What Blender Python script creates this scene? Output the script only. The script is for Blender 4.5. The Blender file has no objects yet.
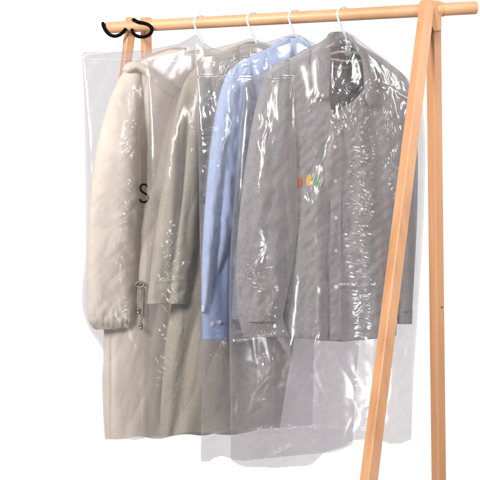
import bpy, math
import numpy as np
from mathutils import Vector
from mathutils.bvhtree import BVHTree

sc = bpy.context.scene
COL = sc.collection
R = math.radians
F, CX, HY, CZ = 870.0, 240.0, 150.0, 1.20        # focal (480 px wide frame), centre, eye level row, eye height

# ------------------------------------------------------------------ noise
def _hash(ix, iy, seed):
    h = (ix.astype(np.int64) * 374761393 + iy.astype(np.int64) * 668265263 + seed * 1442695041) & 0xFFFFFFFF
    h = ((h ^ (h >> 13)) * 1274126177) & 0xFFFFFFFF
    h = (h ^ (h >> 16)) & 0xFFFF
    return h / 65535.0 * 2 * np.pi
def pn(x, y, seed=0):
    x = np.asarray(x, float); y = np.asarray(y, float); x, y = np.broadcast_arrays(x, y)
    ix, iy = np.floor(x), np.floor(y); fx, fy = x - ix, y - iy
    def g(dx, dy):
        a = _hash(ix + dx, iy + dy, seed); return np.cos(a) * (fx - dx) + np.sin(a) * (fy - dy)
    u = fx**3 * (fx * (fx * 6 - 15) + 10); v = fy**3 * (fy * (fy * 6 - 15) + 10)
    return ((g(0, 0) * (1 - u) + g(1, 0) * u) * (1 - v) + (g(0, 1) * (1 - u) + g(1, 1) * u) * v) * 1.5
def fbm(x, y, seed=0, o=3):
    return sum(pn(x * 2**k, y * 2**k, seed + k * 17) / 2**k for k in range(o))
def bil(x, y, seed=0):                      # creased noise: sharp valleys along the zero lines
    return np.abs(pn(x, y, seed))
def sm(a, b, x):
    t = np.clip((np.asarray(x, float) - a) / (b - a), 0, 1); return t * t * (3 - 2 * t)
def bump(x, c, w): return np.exp(-((np.asarray(x, float) - c) / w)**2)

# ------------------------------------------------------------------ object helpers
def link(o, parent=None):
    COL.objects.link(o)
    if parent is not None: o.parent = parent
    return o
def mesh(name, verts, faces, mat, parent=None, smooth=True, origin=(0, 0, 0)):
    """verts in world coordinates; parents are unrotated empties, so only their location is taken off"""
    me = bpy.data.meshes.new(name)
    v = np.asarray(verts, float).reshape(-1, 3)
    off = np.array(parent_loc(parent)) if parent is not None else np.array(origin)
    me.from_pydata((v - off).tolist(), [], [tuple(int(i) for i in f) for f in faces]); me.update()
    if smooth: me.polygons.foreach_set('use_smooth', [True] * len(me.polygons))
    me.materials.append(mat)
    o = bpy.data.objects.new(name, me)
    if parent is None: o.location = origin
    return link(o, parent)
def parent_loc(p):
    l = Vector((0, 0, 0))
    while p is not None: l = l + p.location; p = p.parent
    return tuple(l)
def empty(name, loc, label, cat, group=None):
    o = bpy.data.objects.new(name, None); o.location = loc; o.empty_display_size = .05
    link(o); return tag(o, label, cat, group)
def tag(o, label, cat, group=None):
    o['label'] = label; o['category'] = cat
    if group: o['group'] = group
    return o
def grid_faces(m, n, flip=False, wrap=False):
    i = np.arange(m - 1)[:, None]; j = np.arange(n if wrap else n - 1)[None, :]
    j2 = (j + 1) % n if wrap else j + 1
    a = i * n + j; b = i * n + j2; c = (i + 1) * n + j2; d = (i + 1) * n + j
    a, b, c, d = np.broadcast_arrays(a, b, c, d)
    f = np.stack([a, b, c, d] if not flip else [a, d, c, b], -1).reshape(-1, 4)
    return f
def solid(o, t, off=-1.0):
    m = o.modifiers.new('thickness', 'SOLIDIFY'); m.thickness = t; m.offset = off; return o
def merged(o, dist=1e-4):
    import bmesh
    bm = bmesh.new(); bm.from_mesh(o.data); bmesh.ops.remove_doubles(bm, verts=bm.verts, dist=dist)
    bmesh.ops.recalc_face_normals(bm, faces=bm.faces)
    bm.to_mesh(o.data); bm.free(); return o
def tube_geo(path, rad, n=14, caps=True, closed=False):
    """round tube along 3-D points; rad scalar or list"""
    P = [Vector(p) for p in path]; k = len(P); rad = [rad] * k if np.isscalar(rad) else list(rad)
    V, Fc = [], []; up = None
    for i in range(k):
        if closed: t = P[(i + 1) % k] - P[i - 1]
        else: t = P[min(i + 1, k - 1)] - P[max(i - 1, 0)]
        t.normalize()
        if up is None:
            up = Vector((0, 0, 1)) if abs(t.z) < .9 else Vector((1, 0, 0))
        s = t.cross(up); s.normalize(); up = s.cross(t); up.normalize()
        for j in range(n):
            a = 2 * math.pi * j / n; V.append(P[i] + (s * math.cos(a) + up * math.sin(a)) * rad[i])
    for i in range(k if closed else k - 1):
        for j in range(n):
            Fc.append((i * n + j, i * n + (j + 1) % n, ((i + 1) % k) * n + (j + 1) % n, ((i + 1) % k) * n + j))
    if caps and not closed:
        Fc.append(tuple(range(n))[::-1]); Fc.append(tuple((k - 1) * n + j for j in range(n)))
    return [tuple(v) for v in V], Fc
def smooth_path(pts, per=8):
    P = [np.array(p, float) for p in pts]; P = [2 * P[0] - P[1]] + P + [2 * P[-1] - P[-2]]; out = []
    for i in range(1, len(P) - 2):
        for k in range(per):
            t = k / per; a, b, c, d = P[i - 1:i + 3]
            out.append(.5 * ((2 * b) + (c - a) * t + (2 * a - 5 * b + 4 * c - d) * t * t + (3 * b - a - 3 * c + d) * t**3))
    out.append(P[-2]); return out
def join(parts):
    V, Fc = [], []
    for v, f in parts:
        o = len(V); V += [tuple(p) for p in v]; Fc += [tuple(i + o for i in q) for q in f]
    return V, Fc
def beam(p0, p1, ax, w, h, bev=.0025):
    """bevelled bar p0->p1; ax = sideways direction of width w, h the other"""
    p0, p1, ax = Vector(p0), Vector(p1), Vector(ax); t = (p1 - p0).normalized()
    s = (ax - t * ax.dot(t)).normalized(); q = t.cross(s)
    sec = []
    for sx, sy in ((1, 1), (-1, 1), (-1, -1), (1, -1)):
        x, y = sx * w / 2, sy * h / 2
        e = [(x - sx * bev, y), (x, y - sy * bev)]
        if sx * sy > 0: e = e[::-1]
        sec += e
    st = [(p0, 1 - 2 * bev / w), (p0 + t * bev, 1), (p1 - t * bev, 1), (p1, 1 - 2 * bev / w)]
    V = [tuple(p + s * x * k + q * y * k) for p, k in st for x, y in sec]; Fc = []
    for i in range(3):
        for j in range(8): Fc.append((i * 8 + j, i * 8 + (j + 1) % 8, (i + 1) * 8 + (j + 1) % 8, (i + 1) * 8 + j))
    Fc += [tuple(range(8))[::-1], tuple(24 + j for j in range(8))]
    return V, Fc

# ------------------------------------------------------------------ materials
def nodes(name):
    m = bpy.data.materials.new(name); m.use_nodes = True; nt = m.node_tree; nt.nodes.clear()
    return m, nt, (lambda t, **k: _n(nt, t, **k)), nt.links.new
def _n(nt, t, **k):
    n = nt.nodes.new(t)
    for a, b in k.items():
        if a.startswith('i_'):
            key = a[2:]; key = int(key) if key.isdigit() else key.replace('_', ' ')
            n.inputs[key].default_value = b
        else: setattr(n, a, b)
    return n
def ramp(n, stops):
    e = n.color_ramp.elements
    while len(e) > 1: e.remove(e[-1])
    e[0].position = stops[0][0]; e[0].color = (*stops[0][1], 1)
    for p, c in stops[1:]: x = e.new(p); x.color = (*c, 1)
def wood_mat(name, axis_scale, c0=(.49, .23, .105), c1=(.67, .35, .18)):
    m, nt, N, L = nodes(name)
    tc = N('ShaderNodeTexCoord'); mp = N('ShaderNodeMapping'); mp.inputs['Scale'].default_value = axis_scale
    L(tc.outputs['Object'], mp.inputs[0])
    n1 = N('ShaderNodeTexNoise', i_Scale=22.0, i_Detail=5.0, i_Roughness=.55); L(mp.outputs[0], n1.inputs[0])
    r1 = N('ShaderNodeValToRGB'); ramp(r1, [(.3, c0), (.5, tuple((a + 2 * b) / 3 for a, b in zip(c0, c1))), (.7, c1)])
    L(n1.outputs[0], r1.inputs[0])
    mp2 = N('ShaderNodeMapping'); mp2.inputs['Scale'].default_value = tuple(s * (1 if s > .5 else 6) for s in axis_scale)
    L(tc.outputs['Object'], mp2.inputs[0])
    n2 = N('ShaderNodeTexNoise', i_Scale=330.0, i_Detail=1.0); L(mp2.outputs[0], n2.inputs[0])
    r2 = N('ShaderNodeValToRGB'); ramp(r2, [(.66, (1, 1, 1)), (.76, (.7, .6, .5))]); L(n2.outputs[0], r2.inputs[0])
    mx = N('ShaderNodeMix', data_type='RGBA', blend_type='MULTIPLY'); mx.inputs[0].default_value = .55
    L(r1.outputs[0], mx.inputs[6]); L(r2.outputs[0], mx.inputs[7])
    b = N('ShaderNodeBsdfPrincipled', i_Roughness=.46); L(mx.outputs[2], b.inputs['Base Color'])
    bp = N('ShaderNodeBump', i_Strength=.25, i_Distance=.0006); L(n2.outputs[0], bp.inputs['Height']); L(bp.outputs[0], b.inputs['Normal'])
    o = N('ShaderNodeOutputMaterial'); L(b.outputs[0], o.inputs[0]); return m
def fabric_mat(name, col, speck=.25, cell=900., streak=(1, 1, .35), rough=.9, bumpd=.0006, bscale=500., mott=.12, sheen=.25, transl=0.0, crease=0.0):
    m, nt, N, L = nodes(name)
    tc = N('ShaderNodeTexCoord'); mp = N('ShaderNodeMapping'); mp.inputs['Scale'].default_value = streak
    L(tc.outputs['Object'], mp.inputs[0])
    fine = N('ShaderNodeTexNoise', i_Scale=cell, i_Detail=2.0, i_Roughness=.7); L(mp.outputs[0], fine.inputs[0])
    mp2 = N('ShaderNodeMapping'); mp2.inputs['Scale'].default_value = (.3, .3, 1.0); L(tc.outputs['Object'], mp2.inputs[0])
    fine2 = N('ShaderNodeTexNoise', i_Scale=cell, i_Detail=1.0); L(mp2.outputs[0], fine2.inputs[0])
    ad = N('ShaderNodeMath', operation='ADD'); L(fine.outputs[0], ad.inputs[0]); L(fine2.outputs[0], ad.inputs[1])
    mr = N('ShaderNodeMapRange', i_From_Min=.6, i_From_Max=1.4, i_To_Min=1 - speck, i_To_Max=1 + speck); L(ad.outputs[0], mr.inputs[0])
    big = N('ShaderNodeTexNoise', i_Scale=14.0, i_Detail=3.0); L(tc.outputs['Object'], big.inputs[0])
    mr2 = N('ShaderNodeMapRange', i_From_Min=.3, i_From_Max=.7, i_To_Min=1 - mott, i_To_Max=1 + mott); L(big.outputs[0], mr2.inputs[0])
    mu = N('ShaderNodeMath', operation='MULTIPLY'); L(mr.outputs[0], mu.inputs[0]); L(mr2.outputs[0], mu.inputs[1])
    vm = N('ShaderNodeVectorMath', operation='SCALE'); vm.inputs[0].default_value = col; L(mu.outputs[0], vm.inputs['Scale'])
    b = N('ShaderNodeBsdfPrincipled', i_Roughness=rough); L(vm.outputs[0], b.inputs['Base Color'])
    b.inputs['Sheen Weight'].default_value = sheen; b.inputs['Specular IOR Level'].default_value = .25
    bn = N('ShaderNodeTexNoise', i_Scale=bscale, i_Detail=3.0); L(mp.outputs[0], bn.inputs[0])
    bp = N('ShaderNodeBump', i_Strength=.7, i_Distance=bumpd); L(bn.outputs[0], bp.inputs['Height'])
    last = bp
    wr = N('ShaderNodeTexNoise', i_Scale=26.0, i_Detail=2.5, i_Distortion=.6); mp3 = N('ShaderNodeMapping'); mp3.inputs['Scale'].default_value = (1, 1, .45); L(tc.outputs['Object'], mp3.inputs[0]); L(mp3.outputs[0], wr.inputs[0])
    bp2 = N('ShaderNodeBump', i_Strength=.5, i_Distance=.0006 + crease); L(wr.outputs[0], bp2.inputs['Height']); L(bp.outputs[0], bp2.inputs['Normal'])
    L(bp2.outputs[0], b.inputs['Normal'])
    o = N('ShaderNodeOutputMaterial')
    if transl > 0:
        t = N('ShaderNodeBsdfTranslucent'); L(vm.outputs[0], t.inputs[0]); ms = N('ShaderNodeMixShader', i_0=transl)
        L(b.outputs[0], ms.inputs[1]); L(t.outputs[0], ms.inputs[2]); L(ms.outputs[0], o.inputs[0])
    else: L(b.outputs[0], o.inputs[0])
    return m
def plain_mat(name, col, rough=.4, metal=0., spec=.5, trans=0.):
    m, nt, N, L = nodes(name)
    tc = N('ShaderNodeTexCoord'); n = N('ShaderNodeTexNoise', i_Scale=60.0, i_Detail=3.0); L(tc.outputs['Object'], n.inputs[0])
    mr = N('ShaderNodeMapRange', i_To_Min=.9, i_To_Max=1.08); L(n.outputs[0], mr.inputs[0])
    vm = N('ShaderNodeVectorMath', operation='SCALE'); vm.inputs[0].default_value = col; L(mr.outputs[0], vm.inputs['Scale'])
    b = N('ShaderNodeBsdfPrincipled', i_Roughness=rough, i_Metallic=metal); L(vm.outputs[0], b.inputs['Base Color'])
    b.inputs['Specular IOR Level'].default_value = spec; b.inputs['Transmission Weight'].default_value = trans
    o = N('ShaderNodeOutputMaterial'); L(b.outputs[0], o.inputs[0]); return m
def film_mat(name, tint=(.912, .898, .908), haze=.100, gloss=1.0):
    """thin clear polythene: mostly see-through, a little milky, glossy"""
    m, nt, N, L = nodes(name)
    tc = N('ShaderNodeTexCoord')
    n = N('ShaderNodeTexNoise', i_Scale=22.0, i_Detail=5.0, i_Distortion=1.6); L(tc.outputs['Object'], n.inputs[0])
    mr = N('ShaderNodeMapRange', i_From_Min=.3, i_From_Max=.7, i_To_Min=haze * .6, i_To_Max=haze * 1.5); L(n.outputs[0], mr.inputs[0])
    tr = N('ShaderNodeBsdfTransparent'); tr.inputs[0].default_value = (*tint, 1)
    df = N('ShaderNodeBsdfDiffuse'); df.inputs[0].default_value = (.76, .75, .765, 1)
    tl = N('ShaderNodeBsdfTranslucent'); tl.inputs[0].default_value = (.72, .71, .725, 1)
    dm = N('ShaderNodeMixShader', i_0=.5); L(df.outputs[0], dm.inputs[1]); L(tl.outputs[0], dm.inputs[2])
    mq = N('ShaderNodeMapping'); mq.inputs['Scale'].default_value = (1, 1, .4); L(tc.outputs['Object'], mq.inputs[0])
    sn = N('ShaderNodeTexNoise', i_Scale=26.0, i_Detail=3.0, i_Distortion=2.2); L(mq.outputs[0], sn.inputs[0])
    s1 = N('ShaderNodeMath', operation='SUBTRACT', i_1=.5); L(sn.outputs[0], s1.inputs[0]); s2 = N('ShaderNodeMath', operation='ABSOLUTE'); L(s1.outputs[0], s2.inputs[0])
    s3 = N('ShaderNodeMapRange', i_From_Min=.0, i_From_Max=.012, i_To_Min=.16, i_To_Max=0.0); L(s2.outputs[0], s3.inputs[0])
    pm = N('ShaderNodeTexNoise', i_Scale=7.0, i_Detail=2.0); L(tc.outputs['Object'], pm.inputs[0])
    pr = N('ShaderNodeMapRange', i_From_Min=.45, i_From_Max=.62); L(pm.outputs[0], pr.inputs[0])
    s4 = N('ShaderNodeMath', operation='MULTIPLY'); L(s3.outputs[0], s4.inputs[0]); L(pr.outputs[0], s4.inputs[1])
    s5 = N('ShaderNodeMath', operation='ADD'); L(s4.outputs[0], s5.inputs[0]); L(mr.outputs[0], s5.inputs[1]); mr = s5
    m1 = N('ShaderNodeMixShader'); L(mr.outputs[0], m1.inputs[0]); L(tr.outputs[0], m1.inputs[1]); L(dm.outputs[0], m1.inputs[2])
    cr = N('ShaderNodeTexNoise', i_Scale=55.0, i_Detail=3.0, i_Distortion=1.5); L(tc.outputs['Object'], cr.inputs[0])
    bp = N('ShaderNodeBump', i_Strength=.25, i_Distance=.0003); L(cr.outputs[0], bp.inputs['Height'])
    gl = N('ShaderNodeBsdfGlossy', i_Roughness=.15); gl.inputs[0].default_value = (1, 1, 1, 1); L(bp.outputs[0], gl.inputs['Normal'])
    lw = N('ShaderNodeLayerWeight', i_Blend=.5)
    pw = N('ShaderNodeMath', operation='POWER'); pw.inputs[1].default_value = 4.0; L(lw.outputs['Facing'], pw.inputs[0])
    mg = N('ShaderNodeMapRange', i_To_Min=.070 * gloss, i_To_Max=.20 * gloss); L(pw.outputs[0], mg.inputs[0])
    m2 = N('ShaderNodeMixShader'); L(mg.outputs[0], m2.inputs[0]); L(m1.outputs[0], m2.inputs[1]); L(gl.outputs[0], m2.inputs[2])
    o = N('ShaderNodeOutputMaterial'); L(m2.outputs[0], o.inputs[0]); return m

WOOD_V = wood_mat('beech_upright', (1, 1, .06))
WOOD_H = wood_mat('beech_rail', (.06, 1, 1), (.55, .29, .145), (.69, .40, .22))
GREY = fabric_mat('grey_chambray', (.305, .290, .298), speck=.60, cell=1450, mott=.08, bumpd=.0007, streak=(1, 1, .22))
GREY_IN = fabric_mat('grey_chambray_inside', (.36, .35, .36), speck=.3, cell=620)
BLUE = fabric_mat('blue_oxford', (.49, .60, .86), speck=.14, cell=900, mott=.06, transl=.1)
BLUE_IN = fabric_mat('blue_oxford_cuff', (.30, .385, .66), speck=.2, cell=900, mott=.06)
OLIVE = fabric_mat('khaki_cotton', (.44, .40, .32), speck=.2, cell=700, mott=.1, crease=.0008)
CREAM = fabric_mat('beige_nylon', (.76, .68, .585), speck=.04, cell=900, mott=.05, rough=.62, bumpd=.0002, sheen=.1, crease=.0006)
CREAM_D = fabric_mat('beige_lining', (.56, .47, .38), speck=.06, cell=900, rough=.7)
WHITE = plain_mat('white_plastic', (.66, .67, .68), .22)
CLEAR = plain_mat('pale_clear_plastic', (.70, .78, .82), .15, trans=.6)
BUTTON = plain_mat('shell_button', (.78, .77, .75), .3)
DARKHOLE = plain_mat('dark_thread', (.12, .11, .11), .8)
BLACK = plain_mat('matt_black', (.003, .003, .003), .7, spec=.05)
INK = plain_mat('black_ink', (.015, .015, .016), .6, spec=.2)
METAL = plain_mat('antique_metal', (.42, .38, .33), .3, metal=.9)
CORD = fabric_mat('cord', (.42, .37, .31), speck=.25, cell=600)
ORANGE = fabric_mat('orange_thread', (.50, .13, .03), speck=.2, cell=900, sheen=0)
YELLOW = fabric_mat('yellow_thread', (.85, .48, .01), speck=.25, cell=900, sheen=0)
GREEN = fabric_mat('green_thread', (.07, .38, .09), speck=.25, cell=900, sheen=0)
FILM = film_mat('clear_film'); FILM4 = film_mat('milky_film', (.925, .908, .918), .15)

# ------------------------------------------------------------------ rack geometry (rail runs away to the left)
RL = np.array([-.3625, 2.336]); RR = np.array([.547, 2.0]); RZ = CZ + (HY - 7.5) / F * 2.0
def rail_at(px):
    q = (px - CX) / F; d = RR - RL
    t = (q * RL[1] - RL[0]) / (d[0] - q * d[1]); p = RL + t * d
    return float(p[0]), float(p[1])
def pxy(x, y, Y): return ((x - CX) / F * Y, Y, CZ + (HY - y) / F * Y)

def build_rack():
    root = empty('clothes_rack', (.1, 2.1, 0), 'light beech wood clothes rack with round rail and A-shaped end frame', 'clothes rack')
    d = Vector((RR[0] - RL[0], RR[1] - RL[1], 0)).normalized()
    a = Vector((RL[0], RL[1], RZ)); b = Vector((RR[0], RR[1], RZ)); r = .0150
    a = Vector(rail_at(106) + (RZ,))
    L = (b - a).length
    st = [(-.0004, .0001), (0, r - .004), (.0015, r - .0015), (.004, r)] + [(.004 + (L - .01) * k / 30, r) for k in range(1, 31)] + [(L - .003, r - .0012), (L, r - .0045), (L + .0003, .0001)]
    v, f = tube_geo([tuple(a + d * s) for s, _ in st], [q for _, q in st], 40)
    rail = mesh('rail', v, f, WOOD_H, root)
    ax = Vector((math.cos(R(30)), math.sin(R(30)), 0))
    # right frame
    ends = []
    for (x0, x1, Y0, Y1, toe) in ((427.4, 368.8, 2.026, 1.71, 0), (433.2, 438.8, 2.052, 2.14, 0)):
        p0 = Vector(pxy(x0, 1.0, Y0)); p1 = Vector(pxy(x1, 480, Y1)); t = (p1 - p0)
        p1 = p0 + t * (p0.z / -t.z)
        v, f = beam(p0, p1, ax, .026, .028); leg = mesh('leg', v, f, WOOD_V, root, smooth=False); ends.append((p0, p1, leg))
    # screw head on the rear leg of the right frame
    c = Vector(pxy(440.9, 307.6, 2.087)); n = Vector((.26, -.966, 0)).normalized()
    p0, p1, leg = ends[1]; tt = (p0.z - c.z) / (p0.z - p1.z); ctr = p0.lerp(p1, tt)
    q = (ax.cross((p1 - p0).normalized())).normalized(); q = q if q.y < 0 else -q
    c = ctr + q * .0142 + ax * .003
    v, f = tube_geo([tuple(c - q * .002), tuple(c + q * .0006)], .0026, 16); mesh('screw', v, f, DARKHOLE, leg, smooth=False)
    poly = [(426.0, 1.6), (427.0, .7), (440.2, .7), (441.4, 1.8), (441.4, 30), (434.4, 31), (430.6, 22), (426.4, 11)]
    fr_ = [Vector(pxy(x, y, 2.006 + (x - 426) * .0009)) for x, y in poly]; dv = Vector((.0043, .02, 0)); k = len(poly)
    mesh('joint_block', [tuple(p) for p in fr_] + [tuple(p + dv) for p in fr_], [tuple(range(k)), tuple(range(2 * k - 1, k - 1, -1))] + [(i, (i + 1) % k, (i + 1) % k + k, i + k) for i in range(k)], WOOD_V, root, smooth=False)
    # far left frame (its feet are out of sight behind the coats)
    for (x0, x1, y1, Y0, Y1) in ((131.5, 98.5, 300, 2.322, 2.40), (146.0, 150.0, 425, 2.335, 2.45)):
        v, f = beam(pxy(x0, 17.5, Y0), pxy(x1, y1, Y1), ax, .0225, .026); mesh('leg', v, f, WOOD_V, root, smooth=False)
    # collars where the rail enters the joint
    for px in (443.0, 151.5):
        X, Y = rail_at(px); c = Vector((X, Y, RZ))
        v, f = tube_geo([tuple(c - d * .003), tuple(c - d * .002), tuple(c + d * .002), tuple(c + d * .003)], [.0155, .0168, .0168, .0155], 40)
        mesh('rail_collar', v, f, WOOD_H, root)
    return root
build_rack()

# ------------------------------------------------------------------ garment frame of reference
class Frame:
    def __init__(s, px, yaw=25.0, push=0.0):
        X, Y = rail_at(px); s.c, s.s = math.cos(R(yaw)), math.sin(R(yaw))
        s.n = np.array([s.s, -s.c, 0.0]); s.e = np.array([s.c, s.s, 0.0])
        s.O = np.array([X, Y, RZ]) + s.n * push; s.px = px
    def P(s, x, y, d):
        """point seen at column x, row y lying d metres in front of the garment's middle plane"""
        x, y, d = np.broadcast_arrays(np.asarray(x, float), np.asarray(y, float), np.asarray(d, float))
        q = (x - CX) / F; k = (HY - y) / F
        on = s.O @ s.n + d                       # plane: p.n = on, p = (qY, Y, CZ+kY)
        Y = on / (q * s.n[0] + s.n[1])
        return np.stack([q * Y, Y, CZ + k * Y], -1)
def curve(pts):
    """smooth row -> value function from (row, value) pairs"""
    yy = np.array([p[0] for p in pts], float); vv = np.array([p[1] for p in pts], float)
    m = np.gradient(vv, yy) if len(yy) > 2 else np.array([(vv[1] - vv[0]) / (yy[1] - yy[0])] * 2)
    def f(y):
        y = np.clip(np.asarray(y, float), yy[0], yy[-1]); i = np.clip(np.searchsorted(yy, y, 'right') - 1, 0, len(yy) - 2)
        h = yy[i + 1] - yy[i]; t = (y - yy[i]) / h
        return (2*t**3 - 3*t**2 + 1) * vv[i] + (t**3 - 2*t**2 + t) * h * m[i] + (-2*t**3 + 3*t**2) * vv[i + 1] + (t**3 - t**2) * h * m[i + 1]
    return f
MM = .00244
class Body:
    def __init__(s, fr, L, Rr, Tf, Tb, folds, pw=3.0):
        s.fr, s.xl, s.xr, s.Tf, s.Tb, s.folds, s.pw = fr, curve(L), curve(Rr), Tf, Tb, folds, pw
        s.y0, s.y1 = L[0][0], L[-1][0]
    def d(s, x, y, back=False):
        xl, xr = s.xl(y), s.xr(y); t = np.clip(2 * (x - xl) / (xr - xl) - 1, -1, 1)
        prof = np.sqrt(np.clip(1 - np.abs(t)**s.pw, 0, 1)); e = 1 - np.abs(t)**6
        if back: return -s.Tb * prof
        return s.Tf(y) * prof + s.folds(x, y) * e
    def S(s, x, y, off=0.0): return s.fr.P(x, y, s.d(x, y) + off)
    def nrm(s, x, y):
        a = s.S(x + 1.5, y) - s.S(x - 1.5, y); b = s.S(x, y + 1.5) - s.S(x, y - 1.5)
        n = np.cross(a, b); n = n / np.linalg.norm(n); return n if n[1] < 0 else -n
    def sheet(s, ta, tb, ys, n, hem=lambda x: 0 * x, back=False, off=0.0):
        """grid between across-fractions ta(y)..tb(y)"""
        Y = ys[:, None]; A = ta(ys)[:, None]; B = tb(ys)[:, None]
        tt = A + (B - A) * np.linspace(0, 1, n)[None, :]
        tt = np.where(np.abs(tt) < .999999, np.sin(tt * math.pi / 2) * .55 + tt * .45, tt)
        xl, xr = s.xl(Y), s.xr(Y); X = xl + (xr - xl) * (tt + 1) / 2; YY = np.broadcast_to(Y, X.shape)
        w = sm(s.y1 - 40, s.y1, YY); YY = YY + w * hem(X)
        dd = s.d(X, np.broadcast_to(Y, X.shape), back) + off
        return s.fr.P(X, YY, dd).reshape(-1, 3), grid_faces(len(ys), n)
def tinv(x):                              # inverse of the across-spacing used in sheet
    g = np.linspace(-1, 1, 4001); return np.interp(x, np.sin(g * math.pi / 2) * .55 + g * .45, g)

def strip(body, xa, xb, ys, n, off, name, mat, parent, thick=.0012):
    """band lying on the body's surface between columns xa(y)..xb(y)"""
    Y = ys[:, None]; X = xa(ys)[:, None] + (xb(ys) - xa(ys))[:, None] * np.linspace(0, 1, n)[None, :]
    YY = np.broadcast_to(Y, X.shape)
    o = mesh(name, body.S(X, YY, off), grid_faces(len(ys), n), mat, parent); solid(o, thick, 0); return o

def sleeve_geo(fr, L, Rr, dc, T, folds, ys, n=110, pw=.85):
    xl, xr, dcf, Tf = curve(L), curve(Rr), curve(dc), curve(T)
    Y = ys[:, None]; th = np.linspace(0, 2 * math.pi, n, endpoint=False)[None, :]
    cx, w = (xl(Y) + xr(Y)) / 2, (xr(Y) - xl(Y)) / 2
    c, s_ = np.cos(th), np.sin(th)
    X = cx - w * np.sign(c) * np.abs(c)**pw; D = dcf(Y) + Tf(Y) * np.sign(s_) * np.abs(s_)**pw
    D = D + folds(X, np.broadcast_to(Y, X.shape)) * np.clip(s_, -.3, 1)
    return fr.P(X, np.broadcast_to(Y, X.shape), D), xl, xr
def sleeve(fr, L, Rr, dc, T, folds, name, mat, parent, m=260, n=120, hem=None, open_end=True):
    ys = np.linspace(L[0][0], L[-1][0], m); ys = L[0][0] + (ys - L[0][0])**1.0
    V, xl, xr = sleeve_geo(fr, L, Rr, dc, T, folds, ys, n)
    f = [tuple(q) for q in grid_faces(m, n, wrap=True)] + [tuple(range(n))]
    o = mesh(name, V, f, mat, parent); solid(o, .0016, -1); return o
def patch(fr, rows, name, mat, parent, thick=.0016, sub=26, wob=None):
    """cloth patch through control rows of (x, y, d)"""
    A = np.array(rows, float)
    def res(B, k, ax):
        n = B.shape[ax]; src = np.arange(n); out = []
        tgt = np.linspace(0, n - 1, k)
        B2 = np.moveaxis(B, ax, 0); o = []
        for t in tgt:
            i = min(int(t), n - 2); f = t - i
            a, b = B2[i], B2[i + 1]; p = B2[i - 1] if i > 0 else 2 * a - b; q = B2[i + 2] if i + 2 < n else 2 * b - a
            o.append(.5 * ((2 * a) + (b - p) * f + (2 * p - 5 * a + 4 * b - q) * f * f + (3 * a - p - 3 * b + q) * f**3))
        return np.moveaxis(np.array(o), 0, ax)
    B = res(res(A, sub, 0), sub, 1)
    x, y, d = B[..., 0], B[..., 1], B[..., 2]
    if wob: d = d + wob(x, y)
    o = mesh(name, fr.P(x, y, d), grid_faces(sub, sub), mat, parent); solid(o, thick, 0); return o
def button(body, x, y, parent, r=.0048, off=.003, name='button', mat=None, pos=None, nn=None):
    c = Vector(pos if pos is not None else body.S(x, y, off)); n = Vector(nn if nn is not None else body.nrm(x, y))
    prof = [(-.002, r * .9), (-.0004, r), (.0006, r), (.0010, r * .86), (.0005, r * .70), (.0004, r * .05)]
    v, f = tube_geo([tuple(c + n * h) for h, _ in prof], [q for _, q in prof], 24)
    b = mesh(name, v, f, mat or BUTTON, parent, smooth=False)
    s = n.cross(Vector((0, 0, 1))).normalized(); u = s.cross(n)
    parts = []
    for a, k in ((1, 1), (1, -1), (-1, 1), (-1, -1)):
        h = c + (s * a + u * k) * r * .26; parts.append(tube_geo([tuple(h), tuple(h + n * .0008)], r * .13, 8))
    v, f = join(parts); mesh('stitch', v, f, DARKHOLE, b); return b
def hanger(fr, label, yb, half, colr=WHITE, bars=()):
    O = fr.O; root = empty('hanger', tuple(O + np.array([0, 0, -.10])), label, 'hanger', 'hangers on the wooden rail')
    rr = .0195; pts = []
    for k in range(0, 23):
        a = R(-35 + k * 11.0)                # from behind-right of the rail over the top to lower left
        pts.append(O + fr.e * (rr * math.cos(a)) + np.array([0, 0, rr * math.sin(a) + .0]) )
    nz = -.078
    pts += [O + fr.e * -.006 + np.array([0, 0, -.034]), O + fr.e * .005 + np.array([0, 0, -.052]), O + fr.e * .010 + np.array([0, 0, nz])]
    P = smooth_path(pts, 4)
    v, f = tube_geo([tuple(p) for p in P], [.0030 if 2 < i < len(P) - 2 else .0022 for i in range(len(P))], 14)
    mesh('hook', v, f, WHITE, root)
    neck = O + fr.e * .010 + np.array([0, 0, nz])
    v, f = tube_geo([tuple(neck + np.array([0, 0, .006])), tuple(neck + np.array([0, 0, .002])), tuple(neck + np.array([0, 0, -.018])), tuple(neck + np.array([0, 0, -.022]))], [.0045, .0075, .0085, .006], 20)
    mesh('neck_block', v, f, CLEAR, root)
    for sgn in (-1, 1):
        p = [neck + np.array([0, 0, -.012]), neck + fr.e * sgn * .03 + np.array([0, 0, -.014]), neck + fr.e * sgn * .08 + np.array([0, 0, -.030]),
             neck + fr.e * sgn * half + np.array([0, 0, -.062 - .35 * max(0, half - .14)])]
        P = smooth_path(p, 8); v, f = tube_geo([tuple(q) for q in P], [.0038] * (len(P) - 1) + [.003], 14)
        mesh('arm', v, f, colr, root)
    for (z, hw, dip) in bars:
        p = [neck + fr.e * (hw * k) + np.array([0, 0, z - dip * (1 - k * k)]) for k in (-1, -.5, 0, .5, 1)]
        P = smooth_path(p, 6); v, f = tube_geo([tuple(q) for q in P], .0032, 12); mesh('crossbar', v, f, colr, root)
    return root

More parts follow.
